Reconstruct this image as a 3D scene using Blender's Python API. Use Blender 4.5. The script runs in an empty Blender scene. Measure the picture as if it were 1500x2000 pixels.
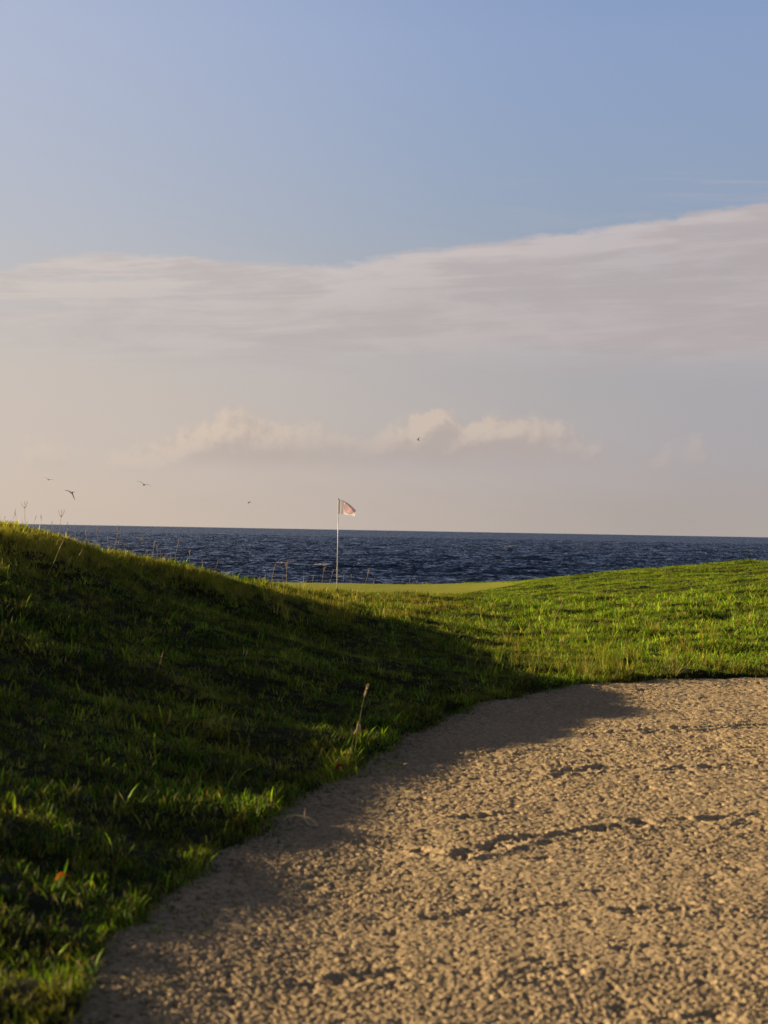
import bpy, math, random
import numpy as np
from mathutils import Matrix, Vector
R = math.radians
rng = np.random.default_rng(7); random.seed(7)
scene = bpy.context.scene
col = scene.collection

# ------------------------------------------------------------------ camera
FPX = 3889.0                       # focal length in photograph pixels (1500 wide)
EYE = 1.60
PITCH = 33.4 / FPX
ROLL = R(1.03)
cd = bpy.data.cameras.new('camera'); cam = bpy.data.objects.new('camera', cd); col.objects.link(cam)
cd.sensor_fit = 'VERTICAL'; cd.sensor_height = 36.0; cd.lens = FPX / 2000 * 36
cd.clip_start = 0.1; cd.clip_end = 30000
CM = Matrix.Translation((0, 0, EYE)) @ Matrix.Rotation(R(90) + PITCH, 4, 'X') @ Matrix.Rotation(ROLL, 4, 'Z')
cam.matrix_world = CM
cd.dof.use_dof = True; cd.dof.focus_distance = 34.0; cd.dof.aperture_fstop = 4.8
scene.camera = cam

def ray(px, py):
    v = CM.to_3x3() @ Vector(((px - 750) / FPX, (1000 - py) / FPX, -1))
    return v / v.y
def at(px, py, d):
    """the world point that stands d metres ahead on the sight line of a photograph pixel"""
    v = ray(px, py) * d
    return (v.x, v.y, v.z + EYE)

# ------------------------------------------------------------------ light
SUN_AZ = R(78)      # to the left of the view direction
SUN_EL = R(13.9)
sun_dir = Vector((-math.sin(SUN_AZ) * math.cos(SUN_EL), math.cos(SUN_AZ) * math.cos(SUN_EL), math.sin(SUN_EL)))
sl = bpy.data.lights.new('sun', 'SUN'); so = bpy.data.objects.new('sun', sl); col.objects.link(so)
sl.energy = 5.0; sl.angle = R(0.5); sl.color = (1.0, 0.74, 0.42)
so.rotation_euler = sun_dir.to_track_quat('Z', 'Y').to_euler()
so.location = (-30, 10, 20)
scene.view_settings.view_transform = 'Standard'; scene.view_settings.look = 'None'
EXPO = 1.2
scene.view_settings.exposure = EXPO; scene.view_settings.gamma = 1.0

# node helpers
class NT:
    def __init__(s, nt): s.nt = nt; s.n = nt.nodes; s.l = nt.links
    def new(s, t, **kw):
        n = s.n.new(t)
        for k, v in kw.items(): setattr(n, k, v)
        return n
    def put(s, sock, v):
        if hasattr(v, 'is_output') or hasattr(v, 'links'): s.l.new(v, sock)
        elif v is not None: sock.default_value = v
    def m(s, op, a, b=None, c=None, clamp=False):
        n = s.new('ShaderNodeMath', operation=op, use_clamp=clamp)
        s.put(n.inputs[0], a)
        if b is not None: s.put(n.inputs[1], b)
        if c is not None: s.put(n.inputs[2], c)
        return n.outputs[0]
    def smooth(s, v, a, b, lo=0.0, hi=1.0):
        n = s.new('ShaderNodeMapRange', interpolation_type='SMOOTHSTEP')
        s.put(n.inputs[0], v); s.put(n.inputs[1], a); s.put(n.inputs[2], b); n.inputs[3].default_value = lo; n.inputs[4].default_value = hi
        return n.outputs[0]
    def lin(s, v, a, b, lo=0.0, hi=1.0):
        n = s.new('ShaderNodeMapRange'); s.put(n.inputs[0], v); s.put(n.inputs[1], a); s.put(n.inputs[2], b)
        n.inputs[3].default_value = lo; n.inputs[4].default_value = hi
        return n.outputs[0]
    def xyz(s, x, y, z=0.0):
        n = s.new('ShaderNodeCombineXYZ'); s.put(n.inputs[0], x); s.put(n.inputs[1], y); s.put(n.inputs[2], z); return n.outputs[0]
    def noise(s, vec, scale, detail=4.0, rough=0.55, dist=0.0):
        n = s.new('ShaderNodeTexNoise'); s.l.new(vec, n.inputs['Vector']); n.inputs['Scale'].default_value = scale
        n.inputs['Detail'].default_value = detail; n.inputs['Roughness'].default_value = rough; n.inputs['Distortion'].default_value = dist
        return n.outputs[0]
    def curve(s, v, pts, lo, hi):
        """piecewise curve through pts (x, y), x in lo..hi, y in 0..1"""
        n = s.new('ShaderNodeFloatCurve'); c = n.mapping.curves[0]
        P = [((x - lo) / (hi - lo), y) for x, y in pts]
        c.points[0].location = P[0]; c.points[1].location = P[-1]
        for p in P[1:-1]: c.points.new(*p)
        n.mapping.update()
        s.put(n.inputs['Value'], s.lin(v, lo, hi)); return n.outputs[0]
    def mix(s, f, a, b, mode='MIX'):
        n = s.new('ShaderNodeMix', data_type='RGBA', blend_type=mode); s.put(n.inputs[0], f)
        for i, v in ((6, a), (7, b)):
            if isinstance(v, tuple): n.inputs[i].default_value = (*v[:3], 1)
            else: s.l.new(v, n.inputs[i])
        return n.outputs[2]
    def ramp(s, v, stops):
        n = s.new('ShaderNodeValToRGB'); s.l.new(v, n.inputs[0]); e = n.color_ramp.elements
        e[0].position, e[0].color = stops[0][0], (*stops[0][1], 1); e[1].position, e[1].color = stops[-1][0], (*stops[-1][1], 1)
        for p, c in stops[1:-1]:
            k = e.new(p); k.color = (*c, 1)
        return n.outputs[0]

def lc(r, g, b):
    """sRGB 0-255 to linear"""
    f = lambda c: (c / 255 / 12.92 if c / 255 <= .04045 else ((c / 255 + .055) / 1.055) ** 2.4) / 2 ** EXPO
    return (f(r), f(g), f(b))

# ------------------------------------------------------------------ world: clear sky, thin veil, one long cloud bank, low cumulus
world = bpy.data.worlds.new('World'); scene.world = world; world.use_nodes = True
w = NT(world.node_tree); w.n.clear()
tc = w.new('ShaderNodeTexCoord'); sp = w.new('ShaderNodeSeparateXYZ'); w.l.new(tc.outputs['Generated'], sp.inputs[0])
sx, sy, sz = sp.outputs
hyp = w.m('SQRT', w.m('ADD', w.m('MULTIPLY', sx, sx), w.m('MULTIPLY', sy, sy)))
U = w.m('ARCTAN2', sx, sy)                     # azimuth, right positive
V = w.m('DIVIDE', sz, w.m('MAXIMUM', hyp, 0.05))   # tangent of elevation
sky = w.new('ShaderNodeTexSky', sky_type='NISHITA'); sky.sun_disc = False
sky.sun_elevation = SUN_EL; sky.sun_rotation = -SUN_AZ; sky.air_density = 1.0; sky.dust_density = 1.2; sky.ozone_density = 3.0
SKYK = 0.071
tint = w.mix(1.0, sky.outputs[0], (1.09, 0.885, 0.90), 'MULTIPLY')
tint = w.mix(1.0, tint, w.ramp(w.m('MULTIPLY', V, 2.0), [(0, (.86, .90, .92)), (.26, (.86, .90, .92)), (.50, (1.22, 1.18, 1.19)), (1, (1.2, 1.2, 1.2))]), 'MULTIPLY')
skyc = w.mix(1.0, tint, (SKYK, SKYK, SKYK), 'MULTIPLY')
skyc = w.mix(w.smooth(V, .28, .75, 0, .86), skyc, (.018, .014, .012))      # unseen sky overhead dimmed to near-black to lessen the fill light
# veil
side = w.smooth(U, -0.24, 0.22)
veilc = w.mix(side, lc(207, 193, 181), lc(171, 167, 172))
low = w.mix(side, lc(208, 191, 175), lc(173, 164, 160))
veilc = w.mix(w.smooth(V, 0.0, 0.05), low, veilc)
vn = w.noise(w.xyz(w.m('MULTIPLY', U, 3.0), w.m('MULTIPLY', V, 16.0), 0.3), 3.0, 4)
veila = w.m('MULTIPLY', w.curve(V, [(0, 1.0), (0.03, .96), (0.06, .86), (0.085, .72), (0.12, .42), (.17, .16), (.24, .04), (.30, .0)], 0, .30),
            w.lin(vn, 0.2, 0.8, 0.9, 1.06), clamp=True)
glow = w.m('MULTIPLY', w.smooth(U, .12, -.26), w.lin(V, .1, .8, .50, .0), clamp=True)   # milky air towards the sun
skyc = w.mix(glow, skyc, lc(200, 199, 204))
c1 = w.mix(veila, skyc, veilc)
# long bank of cloud
uvs = w.xyz(w.m('MULTIPLY', U, 1.0), w.m('MULTIPLY', V, 3.2), 0.0)
n_big = w.noise(uvs, 14.0, 6, 0.6, 0.3)
n_fin = w.noise(w.xyz(U, w.m('MULTIPLY', V, 1.8), 0.0), 60.0, 6, 0.62, 0.4)
n_str = w.noise(w.xyz(w.m('MULTIPLY', U, 6.0), w.m('MULTIPLY', w.m('SUBTRACT', V, w.m('MULTIPLY', U, .06)), 70.0), 1.7), 1.6, 6, 0.62, 0.6)
top = w.curve(U, [(-.8, .10 / .2), (-.3, .118 / .2), (-.193, .1255 / .2), (-.175, .1305 / .2), (-.141, .1345 / .2), (-.085, .1345 / .2), (-.035, .1335 / .2), (0.0, .139 / .2),
                  (.0643, .1477 / .2), (.09, .1515 / .2), (.128, .1572 / .2), (.162, .1624 / .2), (.193, .1655 / .2), (.3, .17 / .2), (.8, .14 / .2)], -.8, .8)
top = w.m('MULTIPLY', top, 0.2)
edge = w.m('ADD', top, w.m('ADD', w.m('MULTIPLY', w.m('SUBTRACT', n_big, 0.5), 0.011), w.m('MULTIPLY', w.m('SUBTRACT', n_fin, 0.5), 0.0075)))
dd = w.m('SUBTRACT', edge, V)                  # depth below the bank's upper edge
a_top = w.smooth(dd, -0.0006, 0.0036)
a_bot = w.smooth(w.m('ADD', V, w.m('MULTIPLY', w.m('SUBTRACT', n_str, 0.5), 0.03)), 0.072, 0.1)
# clear streaks in the left end
gap = w.m('MULTIPLY', w.smooth(U, -0.06, -0.20), w.smooth(w.m('ADD', n_str, w.m('MULTIPLY', w.m('SUBTRACT', n_fin, .5), .5)), 0.42, 0.62))
gap = w.m('MULTIPLY', gap, w.smooth(dd, 0.008, 0.014))
a_bank = w.m('MULTIPLY', w.m('MULTIPLY', a_top, a_bot), w.m('SUBTRACT', 1.0, w.m('MULTIPLY', gap, 0.75)))
a_bank = w.m('MULTIPLY', a_bank, w.lin(n_big, .3, .7, .80, .97))
bankc = w.mix(side, lc(203, 193, 187), lc(188, 178, 178))
bankc = w.mix(w.m('MULTIPLY', w.smooth(dd, .03, .0), .75), bankc, w.mix(side, lc(215, 204, 197), lc(203, 191, 190)))
bankc = w.mix(w.m('MULTIPLY', w.smooth(w.m('ADD', w.m('MULTIPLY', n_str, .5), w.m('MULTIPLY', n_big, .5)), .42, .58), .6), bankc, w.mix(side, lc(180, 173, 172), lc(172, 163, 164)))
c2 = w.mix(a_bank, c1, bankc)
# faint wisps in the blue above the bank at right
wis = w.noise(w.xyz(w.m('MULTIPLY', U, 2.0), w.m('MULTIPLY', V, 22.0), 4.1), 5.0, 6, 0.65, 0.6)
wa = w.m('MULTIPLY', w.smooth(wis, .5, .8), w.m('MULTIPLY', w.smooth(U, 0.02, .14), w.m('MULTIPLY', w.smooth(V, .14, .17), w.smooth(V, .20, .178))))
c2 = w.mix(w.m('MULTIPLY', wa, .45), c2, lc(190, 180, 188))
# cumulus near the horizon: rounded heads given as (azimuth, elevation, radius)
HD = [(452, 858, 52), (392, 878, 46), (340, 900, 46), (290, 905, 38), (520, 872, 58), (590, 882, 56), (650, 892, 46), (720, 884, 42), (768, 870, 32),
      (820, 836, 30), (862, 826, 27), (840, 872, 46), (900, 872, 38), (945, 852, 38), (985, 842, 42), (1040, 868, 44), (1100, 878, 38),
      (1150, 886, 34), (1345, 888, 32), (250, 908, 36), (60, 894, 38), (115, 904, 34), (1290, 902, 28)]
def heads(uo, vo):
    u0 = w.m('ADD', U, uo); v0 = w.m('ADD', V, vo); p = w.xyz(u0, v0, 2.0); p2 = w.xyz(v0, u0, 6.0)
    uw = w.m('ADD', u0, w.m('MULTIPLY', w.m('SUBTRACT', w.noise(p, 42.0, 7, .62), .5), .030))
    vw = w.m('ADD', v0, w.m('MULTIPLY', w.m('SUBTRACT', w.noise(p2, 42.0, 7, .62), .5), .026))
    acc = None
    for (px, py, r) in HD:
        cu = (px - 750) / FPX; cv = (1021 + .018 * px - py) / FPX; rr = r / FPX
        du = w.m('MULTIPLY', w.m('SUBTRACT', uw, cu), 1 / rr); dv = w.m('MULTIPLY', w.m('SUBTRACT', vw, cv), 1 / rr)
        g = w.m('POWER', 2.718, w.m('MULTIPLY', w.m('ADD', w.m('MULTIPLY', du, du), w.m('MULTIPLY', dv, dv)), -1.0))
        acc = g if acc is None else w.m('ADD', acc, g)
    bil = w.noise(p, 95.0, 5, .6)
    return w.m('ADD', acc, w.m('MULTIPLY', w.m('SUBTRACT', bil, .5), .9))
d0 = heads(0.0, 0.0); d1 = heads(-.0036, .0042)
a_c = w.m('MULTIPLY', w.smooth(d0, .22, .95), w.smooth(V, .020, .048))
lit = w.m('SUBTRACT', w.m('MINIMUM', d0, 1.6), w.m('MINIMUM', d1, 1.6))
litm = w.smooth(lit, -.25, .60)
cumc = w.mix(side, lc(195, 180, 168), lc(174, 163, 160))
cuml = w.mix(side, lc(218, 200, 181), lc(197, 182, 172))
cumc = w.mix(litm, cumc, cuml)
fadeu = w.curve(U, [(-.3, .45), (-.16, .55), (-.11, .85), (-.06, .85), (-.025, .45), (.0, .6), (.02, .85), (.06, .85), (.1, .5), (.16, .3), (.3, .2)], -.3, .3)
c3 = w.mix(w.m('MULTIPLY', a_c, w.m('MULTIPLY', fadeu, 1.05)), c2, cumc)
# the broad dull body under the heads
body = w.m('MULTIPLY', w.m('MULTIPLY', w.smooth(V, .026, .036), w.smooth(V, .052, .036)), w.m('MULTIPLY', w.smooth(U, -.13, -.04), w.smooth(U, .16, .04)))
c3 = w.mix(w.m('MULTIPLY', body, .35), c3, lc(176, 164, 160))
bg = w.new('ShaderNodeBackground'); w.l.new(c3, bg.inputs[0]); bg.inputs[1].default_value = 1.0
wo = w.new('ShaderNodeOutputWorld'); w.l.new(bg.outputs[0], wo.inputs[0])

# ------------------------------------------------------------------ helpers
def tag(o, label=None, cat=None, group=None, kind=None):
    if label: o['label'] = label
    if cat: o['category'] = cat
    if group: o['group'] = group
    if kind: o['kind'] = kind
    return o
def link_mesh(name, verts, faces, mat, parent=None, smooth=True):
    me = bpy.data.meshes.new(name)
    verts = np.asarray(verts, dtype=np.float32)
    if isinstance(faces, np.ndarray) and len(faces):
        k = faces.shape[1]
        me.vertices.add(len(verts)); me.vertices.foreach_set('co', verts.ravel())
        me.loops.add(faces.size); me.loops.foreach_set('vertex_index', faces.ravel().astype(np.int32))
        me.polygons.add(len(faces)); me.polygons.foreach_set('loop_start', np.arange(0, faces.size, k, dtype=np.int32))
        me.update(calc_edges=True)
    else:
        me.from_pydata([tuple(map(float, v)) for v in verts], [], faces)
    me.polygons.foreach_set('use_smooth', np.full(len(me.polygons), smooth))
    if mat: me.materials.append(mat)
    o = bpy.data.objects.new(name, me); col.objects.link(o)
    if parent: o.parent = parent
    return o
def empty(name, loc):
    o = bpy.data.objects.new(name, None); col.objects.link(o); o.location = loc; o.empty_display_size = .05; return o
def grid_faces(nr, nc, keep=None):
    i = np.arange((nr - 1) * (nc - 1)); r = i // (nc - 1); c = i % (nc - 1)
    f = np.stack([r * nc + c, r * nc + c + 1, (r + 1) * nc + c + 1, (r + 1) * nc + c], 1)
    if keep is not None: f = f[keep[f].any(1)]
    return f
def compact(v, f):
    used = np.unique(f); m = np.full(len(v), -1); m[used] = np.arange(len(used)); return v[used], m[f], used
def _h(ix, iy, seed):
    n = (ix.astype(np.int64) * 374761393 + iy.astype(np.int64) * 668265263 + seed * 1274126177) & 0xffffffff
    n = ((n ^ (n >> 13)) * 1274126177) & 0xffffffff
    return ((n ^ (n >> 16)) & 0xffff) / 65535.0
def noise2(x, y, f=1.0, seed=0):
    """gradient noise, about -1..1"""
    x = x * f + 917.3 + seed * 13.7; y = y * f + 431.9 - seed * 7.1
    ix = np.floor(x); iy = np.floor(y); fx = x - ix; fy = y - iy
    ux = fx * fx * fx * (fx * (fx * 6 - 15) + 10); uy = fy * fy * fy * (fy * (fy * 6 - 15) + 10)
    def g(a, b):
        t = _h(ix + a, iy + b, seed) * 6.2831853
        return np.cos(t) * (fx - a) + np.sin(t) * (fy - b)
    n0 = g(0, 0) * (1 - ux) + g(1, 0) * ux; n1 = g(0, 1) * (1 - ux) + g(1, 1) * ux
    return (n0 * (1 - uy) + n1 * uy) * 1.5
def sstep(v, a, b):
    t = np.clip((v - a) / (b - a), 0, 1); return t * t * (3 - 2 * t)

# ------------------------------------------------------------------ the shape of the land
edge_img = [(140, 2000), (262, 1835), (395, 1728), (495, 1635), (585, 1572), (690, 1508), (800, 1442), (900, 1392), (1030, 1360), (1120, 1344), (1200, 1336), (1350, 1330), (1500, 1328)]
def on_plane(px, py, z=0.0):
    v = ray(px, py); t = (z - EYE) / v.z; return (v.x * t, t)
EDGE = [on_plane(*p) for p in edge_img]
LOOP = [(-1.2, -1.5), (-1.12, 1.5), (-1.0, 3.4), (-.94, 5.0)] + EDGE + [(6.2, 22.9), (8.2, 22.0), (9.6, 18.5), (10.0, 12), (9.2, 5), (7.0, -1), (4.0, -4.2), (0.5, -4.5)]
def catmull(P, n=10):
    P = np.array(P); out = []
    for i in range(len(P)):
        p0, p1, p2, p3 = P[i - 1], P[i], P[(i + 1) % len(P)], P[(i + 2) % len(P)]
        for t in np.arange(n) / n:
            out.append(.5 * ((2 * p1) + (-p0 + p2) * t + (2 * p0 - 5 * p1 + 4 * p2 - p3) * t * t + (-p0 + 3 * p1 - 3 * p2 + p3) * t ** 3))
    return np.array(out)
POLY = catmull(LOOP, 8)
def edge_dist(x, y):
    """signed distance to the bunker's edge, positive on the grass"""
    shp = x.shape; x = x.ravel(); y = y.ravel(); best = np.full(x.shape, 1e9); inside = np.zeros(x.shape, bool)
    A = POLY; B = np.roll(POLY, -1, 0)
    for (ax, ay), (bx, by) in zip(A, B):
        dx, dy = bx - ax, by - ay
        t = np.clip(((x - ax) * dx + (y - ay) * dy) / (dx * dx + dy * dy + 1e-12), 0, 1)
        best = np.minimum(best, (x - ax - t * dx) ** 2 + (y - ay - t * dy) ** 2)
        c = (ay > y) != (by > y)
        inside ^= c & (x < (bx - ax) * (y - ay) / (by - ay + 1e-12) + ax)
    d = np.sqrt(best)
    d = np.where(inside, -d, d)
    d = d + np.where(np.abs(d) < 1.5, (.075 * noise2(x, y, 1.7, 91) + .042 * noise2(x, y, 5.0, 92)) * (.5 + .5 * sstep(y, 8, 13)), 0)
    return d.reshape(shp)

CP = [(x, y, 0.03) for x, y in LOOP]
img_pts = [  # photograph x, y and distance
    (0, 1990, 6.2), (0, 1730, 7.8), (200, 1780, 7.95), (0, 1500, 10.4), (200, 1600, 9.8), (0, 1300, 13.6), (200, 1400, 12.9), (400, 1500, 12.0), (0, 1150, 16.6), (200, 1200, 17.6),
    (400, 1300, 16.5), (600, 1400, 15.4), (400, 1200, 21.5), (600, 1300, 18.5), (800, 1350, 18.6), (800, 1290, 21.8), (600, 1200, 29.0), (800, 1200, 31.5), (1000, 1200, 32.0), (1000, 1280, 25.0),
    (1200, 1200, 32.0), (1200, 1270, 26.5), (1500, 1200, 31.5), (1500, 1270, 26.2), (1400, 1150, 36),
    (0, 1056, 19.0), (100, 1071, 20.2), (200, 1097, 21.6), (300, 1110, 23.0), (400, 1132, 24.6), (530, 1154, 28.5), (620, 1163, 35.0), (700, 1171, 38.0), (900, 1167, 40.0),
    (1000, 1152, 42.5), (1100, 1145, 42), (1250, 1135, 41), (1400, 1131, 40), (1500, 1133, 40),
    (659, 1153, 46.0), (560, 1152, 44.0), (800, 1154, 46), (600, 1143.5, 51), (800, 1147, 51), (900, 1152, 46), (700, 1145, 51)]
CP += [at(*p) for p in img_pts]
CP += [  # land outside the picture and behind its ridges
    (-3.3, 9.5, .63), (-3.6, 12.5, .82), (-4.6, 15, 1.15), (-5.0, 9.5, .76), (-5.4, 12, .95), (-4.0, 6.8, .40), (-3.0, 5.0, .2), (-5.0, 3.5, .25), (-3.0, 2.0, .3), (-3, -2, .25), (-5.5, 19, 1.62), (-8, 15, 1.15), (-8, 9, .65), (-8, 3, .4),
    (-9, 21, 1.4), (-13, 15, 1.0), (-13, 6, .7), (-6, 25, 1.05), (-4.2, 27.5, .65), (-5, 33, .35), (-9, 32, .4), (-8, 44, .2), (-8, 50, .1), (-3.5, 31, .42),
    (-14, 40, .3), (-14, 28, .7), (8.5, 36, 1.05), (10, 40, 1.15), (12, 34, 1.2), (10, 28, .6), (12, 24, .5), (13, 16, .5), (12, 8, .4), (10, -3, .3), (4, -8, .3), (-4, -8, .3),
    (8, 46, .9), (4, 47, .45), (8, 51, .3), (13, 48, .6), (2, 51, .17), (16, 40, 1.2)]
CP = np.array(CP)
def _tpsU(r2): return 0.5 * r2 * np.log(r2 + 1e-9)
_n = len(CP); _K = _tpsU(((CP[:, None, :2] - CP[None, :, :2]) ** 2).sum(-1)) + np.eye(_n) * 0.25
_P = np.hstack([np.ones((_n, 1)), CP[:, :2]]); _A = np.block([[_K, _P], [_P.T, np.zeros((3, 3))]])
_W = np.linalg.solve(_A, np.concatenate([CP[:, 2], np.zeros(3)]))
def tps(x, y):
    s = _W[_n] + _W[_n + 1] * x + _W[_n + 2] * y
    for (cx, cy), wt in zip(CP[:, :2], _W[:_n]): s = s + wt * _tpsU((x - cx) ** 2 + (y - cy) ** 2)
    return s
GREEN_C = (-1.9, 45.6); GREEN_R = (4.6, 6.4)
def green_field(x, y): return np.sqrt(((x - GREEN_C[0]) / GREEN_R[0]) ** 2 + ((y - GREEN_C[1]) / GREEN_R[1]) ** 2)
def land(x, y, micro=True):
    x = np.asarray(x, float); y = np.asarray(y, float)
    xc = np.clip(x, -13, 14); yc = np.clip(y, -8, 51)
    z = tps(xc, yc)
    out = np.maximum(np.abs(x - .5) - 13.5, 0) + np.maximum(-8 - y, 0)
    z = z + (0.35 - z) * sstep(out, 0, 25)
    z = z + noise2(x, y, .02, 9) * sstep(out, 5, 80) * 1.5
    if micro:
        gf = green_field(x, y); amp = sstep(gf, 1.0, 1.35)
        m = (.050 + .03 * sstep(y, 10, 14) * sstep(y, 30, 24)) * noise2(x, y, .75, 1) + .044 * noise2(x * .7, y, 1.9, 2) + .018 * noise2(x, y, 4.5, 3)
        m2 = noise2(x * .55, y * .9, 1.1, 5)
        right = sstep(x, .5, 3) * sstep(y, 22, 25) * sstep(y, 40, 36)
        m = m + right * (.15 * np.abs(m2) - .05 + .03 * noise2(x * .6, y, 2.6, 6)) * sstep(y, 38, 32)
        z = z + m * amp
    cy = 51.3 + .8 * noise2(x, x * 0, .12, 4)           # the coast: the land falls away to the sea
    t = np.maximum(y - cy, 0); z = z - .055 * np.minimum(t, 3) ** 2 - np.maximum(t - 3, 0) * .55
    return np.maximum(z, -9.0)
def lip(s): return 0.045 * sstep(s, -.03, .05) - .22 * sstep(-s, 0.03, .2)
def ground_z(x, y):
    s = edge_dist(np.asarray(x, float), np.asarray(y, float))
    near = np.abs(s) < 3
    return land(x, y) * np.where(s < 0, 0.15, 1.0) + lip(s)

def mat_new(name):
    m = bpy.data.materials.new(name); m.use_nodes = True; t = NT(m.node_tree); b = t.n['Principled BSDF']
    return m, t, b

# soil and thatch under the grass
m_ground, t, b = mat_new('thatch_soil')
g = t.new('ShaderNodeNewGeometry'); pos = g.outputs['Position']
c = t.ramp(t.noise(pos, 9.0, 6, .65), [(.25, (.008, .009, .003)), (.5, (.018, .020, .005)), (.7, (.032, .026, .009))])
t.l.new(c, b.inputs['Base Color']); b.inputs['Roughness'].default_value = .95; b.inputs['Specular IOR Level'].default_value = .1
bp = t.new('ShaderNodeBump'); bp.inputs['Strength'].default_value = .8; bp.inputs['Distance'].default_value = .03
t.l.new(t.noise(pos, 45, 5, .6), bp.inputs['Height']); t.l.new(bp.outputs[0], b.inputs['Normal'])

def axis(parts):
    out = []
    for a, b_, n in parts: out += list(np.linspace(a, b_, n, endpoint=False))
    return np.array(out + [parts[-1][1]])
gx = axis([(-900, -100, 12), (-100, -20, 16), (-20, -9, 30), (-9, -4, 50), (-4, 6, 250), (6, 9, 30), (9, 20, 30), (20, 100, 16), (100, 900, 12)])
gy = axis([(-900, -100, 12), (-100, -10, 18), (-10, 3, 40), (3, 25, 550), (25, 52, 270), (52, 70, 40), (70, 75, 3)])
GX, GY = np.meshgrid(gx, gy); GZ = ground_z(GX, GY)
GS = edge_dist(GX, GY)
v = np.stack([GX, GY, GZ], -1).reshape(-1, 3)
f = grid_faces(*GX.shape, keep=(GS.ravel() > -.45))
v, f, _u = compact(v, f)
ground = link_mesh('ground', v, f, m_ground); tag(ground, kind='structure')

# putting green: a smooth closely mown sheet
m_green, t, b = mat_new('mown_turf')
g = t.new('ShaderNodeNewGeometry'); pos = g.outputs['Position']
c = t.ramp(t.noise(pos, 1.3, 8, .7), [(.3, (.16, .19, .008)), (.5, (.20, .225, .010)), (.7, (.25, .26, .016))])
t.l.new(c, b.inputs['Base Color']); b.inputs['Roughness'].default_value = .9; b.inputs['Specular IOR Level'].default_value = .15
bp = t.new('ShaderNodeBump'); bp.inputs['Strength'].default_value = .5; bp.inputs['Distance'].default_value = .01
t.l.new(t.noise(pos, 120, 3, .6), bp.inputs['Height']); t.l.new(bp.outputs[0], b.inputs['Normal'])
rr = np.linspace(0, 1.12, 40); aa = np.linspace(0, 2 * math.pi, 121)[:-1]
RR, AA = np.meshgrid(rr, aa, indexing='ij')
wob = 1 + .04 * np.sin(AA * 3 + 1) + .03 * np.sin(AA * 5)
X = GREEN_C[0] + RR * wob * GREEN_R[0] * np.cos(AA); Y = np.minimum(GREEN_C[1] + RR * wob * GREEN_R[1] * np.sin(AA), 51.2)
Z = ground_z(X, Y) + .022
nr, nc = X.shape; i = np.arange((nr - 1) * nc); r_ = i // nc; c_ = i % nc
f = np.stack([r_ * nc + c_, (r_ + 1) * nc + c_, (r_ + 1) * nc + (c_ + 1) % nc, r_ * nc + (c_ + 1) % nc], 1)
tag(link_mesh('putting_green', np.stack([X, Y, Z], -1).reshape(-1, 3), f, m_green), kind='structure')

# ------------------------------------------------------------------ bunker sand, clods and rake furrows modelled
FUR = [[(760, 1652), (830, 1664), (900, 1672), (960, 1655), (1010, 1640), (1100, 1632), (1180, 1622), (1270, 1606), (1400, 1600), (1500, 1592)],
       [(1100, 1508), (1180, 1500), (1280, 1500), (1390, 1498), (1500, 1490)],
       [(1150, 1432), (1250, 1428), (1330, 1424), (1400, 1422), (1500, 1416)],
       [(1020, 1905), (1120, 1892)], [(1240, 1860), (1300, 1858)], [(1320, 1990), (1400, 1985)], [(900, 1600), (1010, 1590)], [(1230, 1785), (1330, 1780)], [(860, 1790), (980, 1775)], [(600, 1930), (760, 1900)]]
FURW = [[on_plane(*p) for p in F] for F in FUR]
def sand_z(x, y, fine=True):
    s = edge_dist(x, y)
    z = .012 * noise2(x, y, .45, 21) + .010 * noise2(x, y, 1.3, 22)
    z = z + (.028 + .035 * sstep(y, 15, 8)) * sstep(s, -.75, .05) * (1 + .25 * noise2(x, y, 1.6, 33))
    if not fine: return z - .01
    calm = 1 - .15 * sstep(s, -.75, -.3)                # banked sand by the grass is smoother
    w1 = .012 * noise2(x, y, 3.0, 27); wx = x + w1; wy = y + .012 * noise2(x, y, 3.0, 28)
    patch = .8 + .35 * noise2(x, y, .8, 29)
    a = np.abs(noise2(wx, wy, 13, 23)); b_ = np.abs(noise2(wx, wy, 24, 24)); c_ = noise2(wx, wy, 48, 25); e_ = noise2(wx, wy, 7, 26)
    far = 1 + .6 * sstep(y, 8.5, 15)
    z = z + calm * patch * far * (.004 * (a - .3) + .004 * (b_ - .3) + .0046 * noise2(wx, wy, 40, 43) + .0056 * noise2(x, y, 68, 25) + .006 * e_ + .0050 * noise2(x, y, 105, 26))
    pit = noise2(wx, wy, 22, 41); pit2 = noise2(wx * .6, wy, 9, 44); z = z - calm * far * (.014 * sstep(pit, .32, .66) + .011 * sstep(pit2, .42, .7))
    for k, F in enumerate(FURW):
        m = 1 if k < 3 else .75
        for (ax, ay), (bx, by) in zip(F[:-1], F[1:]):
            dx, dy = bx - ax, by - ay; L = dx * dx + dy * dy
            sel = (x > min(ax, bx) - .5) & (x < max(ax, bx) + .5) & (y > min(ay, by) - .5) & (y < max(ay, by) + .5)
            if not sel.any(): continue
            xs, ys = x[sel], y[sel]; t_ = np.clip(((xs - ax) * dx + (ys - ay) * dy) / L, 0, 1)
            cx = xs - ax - t_ * dx; cyy = ys - ay - t_ * dy + .06 * noise2(xs, ys, 3.5, 50 + k) + .05 * noise2(xs, ys, 11, 55 + k)
            d2 = cx * cx + cyy * cyy
            rag = .95 + .9 * noise2(xs, ys, 3.4, 60 + k)
            band_ = np.exp(-(d2 / .075 ** 2) ** 2) * np.clip(rag, 0, 1.15) * m       # a broken row of scuffed holes
            pt = sstep(noise2(xs, ys, 21, 71 + k), -.05, .45)
            z[sel] += band_ * (-.008 - .028 * pt) + m * np.clip(rag, 0, 1) * .008 * np.exp(-((np.sqrt(d2) - .11) / .04) ** 2)
    return z
m_sand, t, b = mat_new('bunker_sand')  # pale coarse sand
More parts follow.
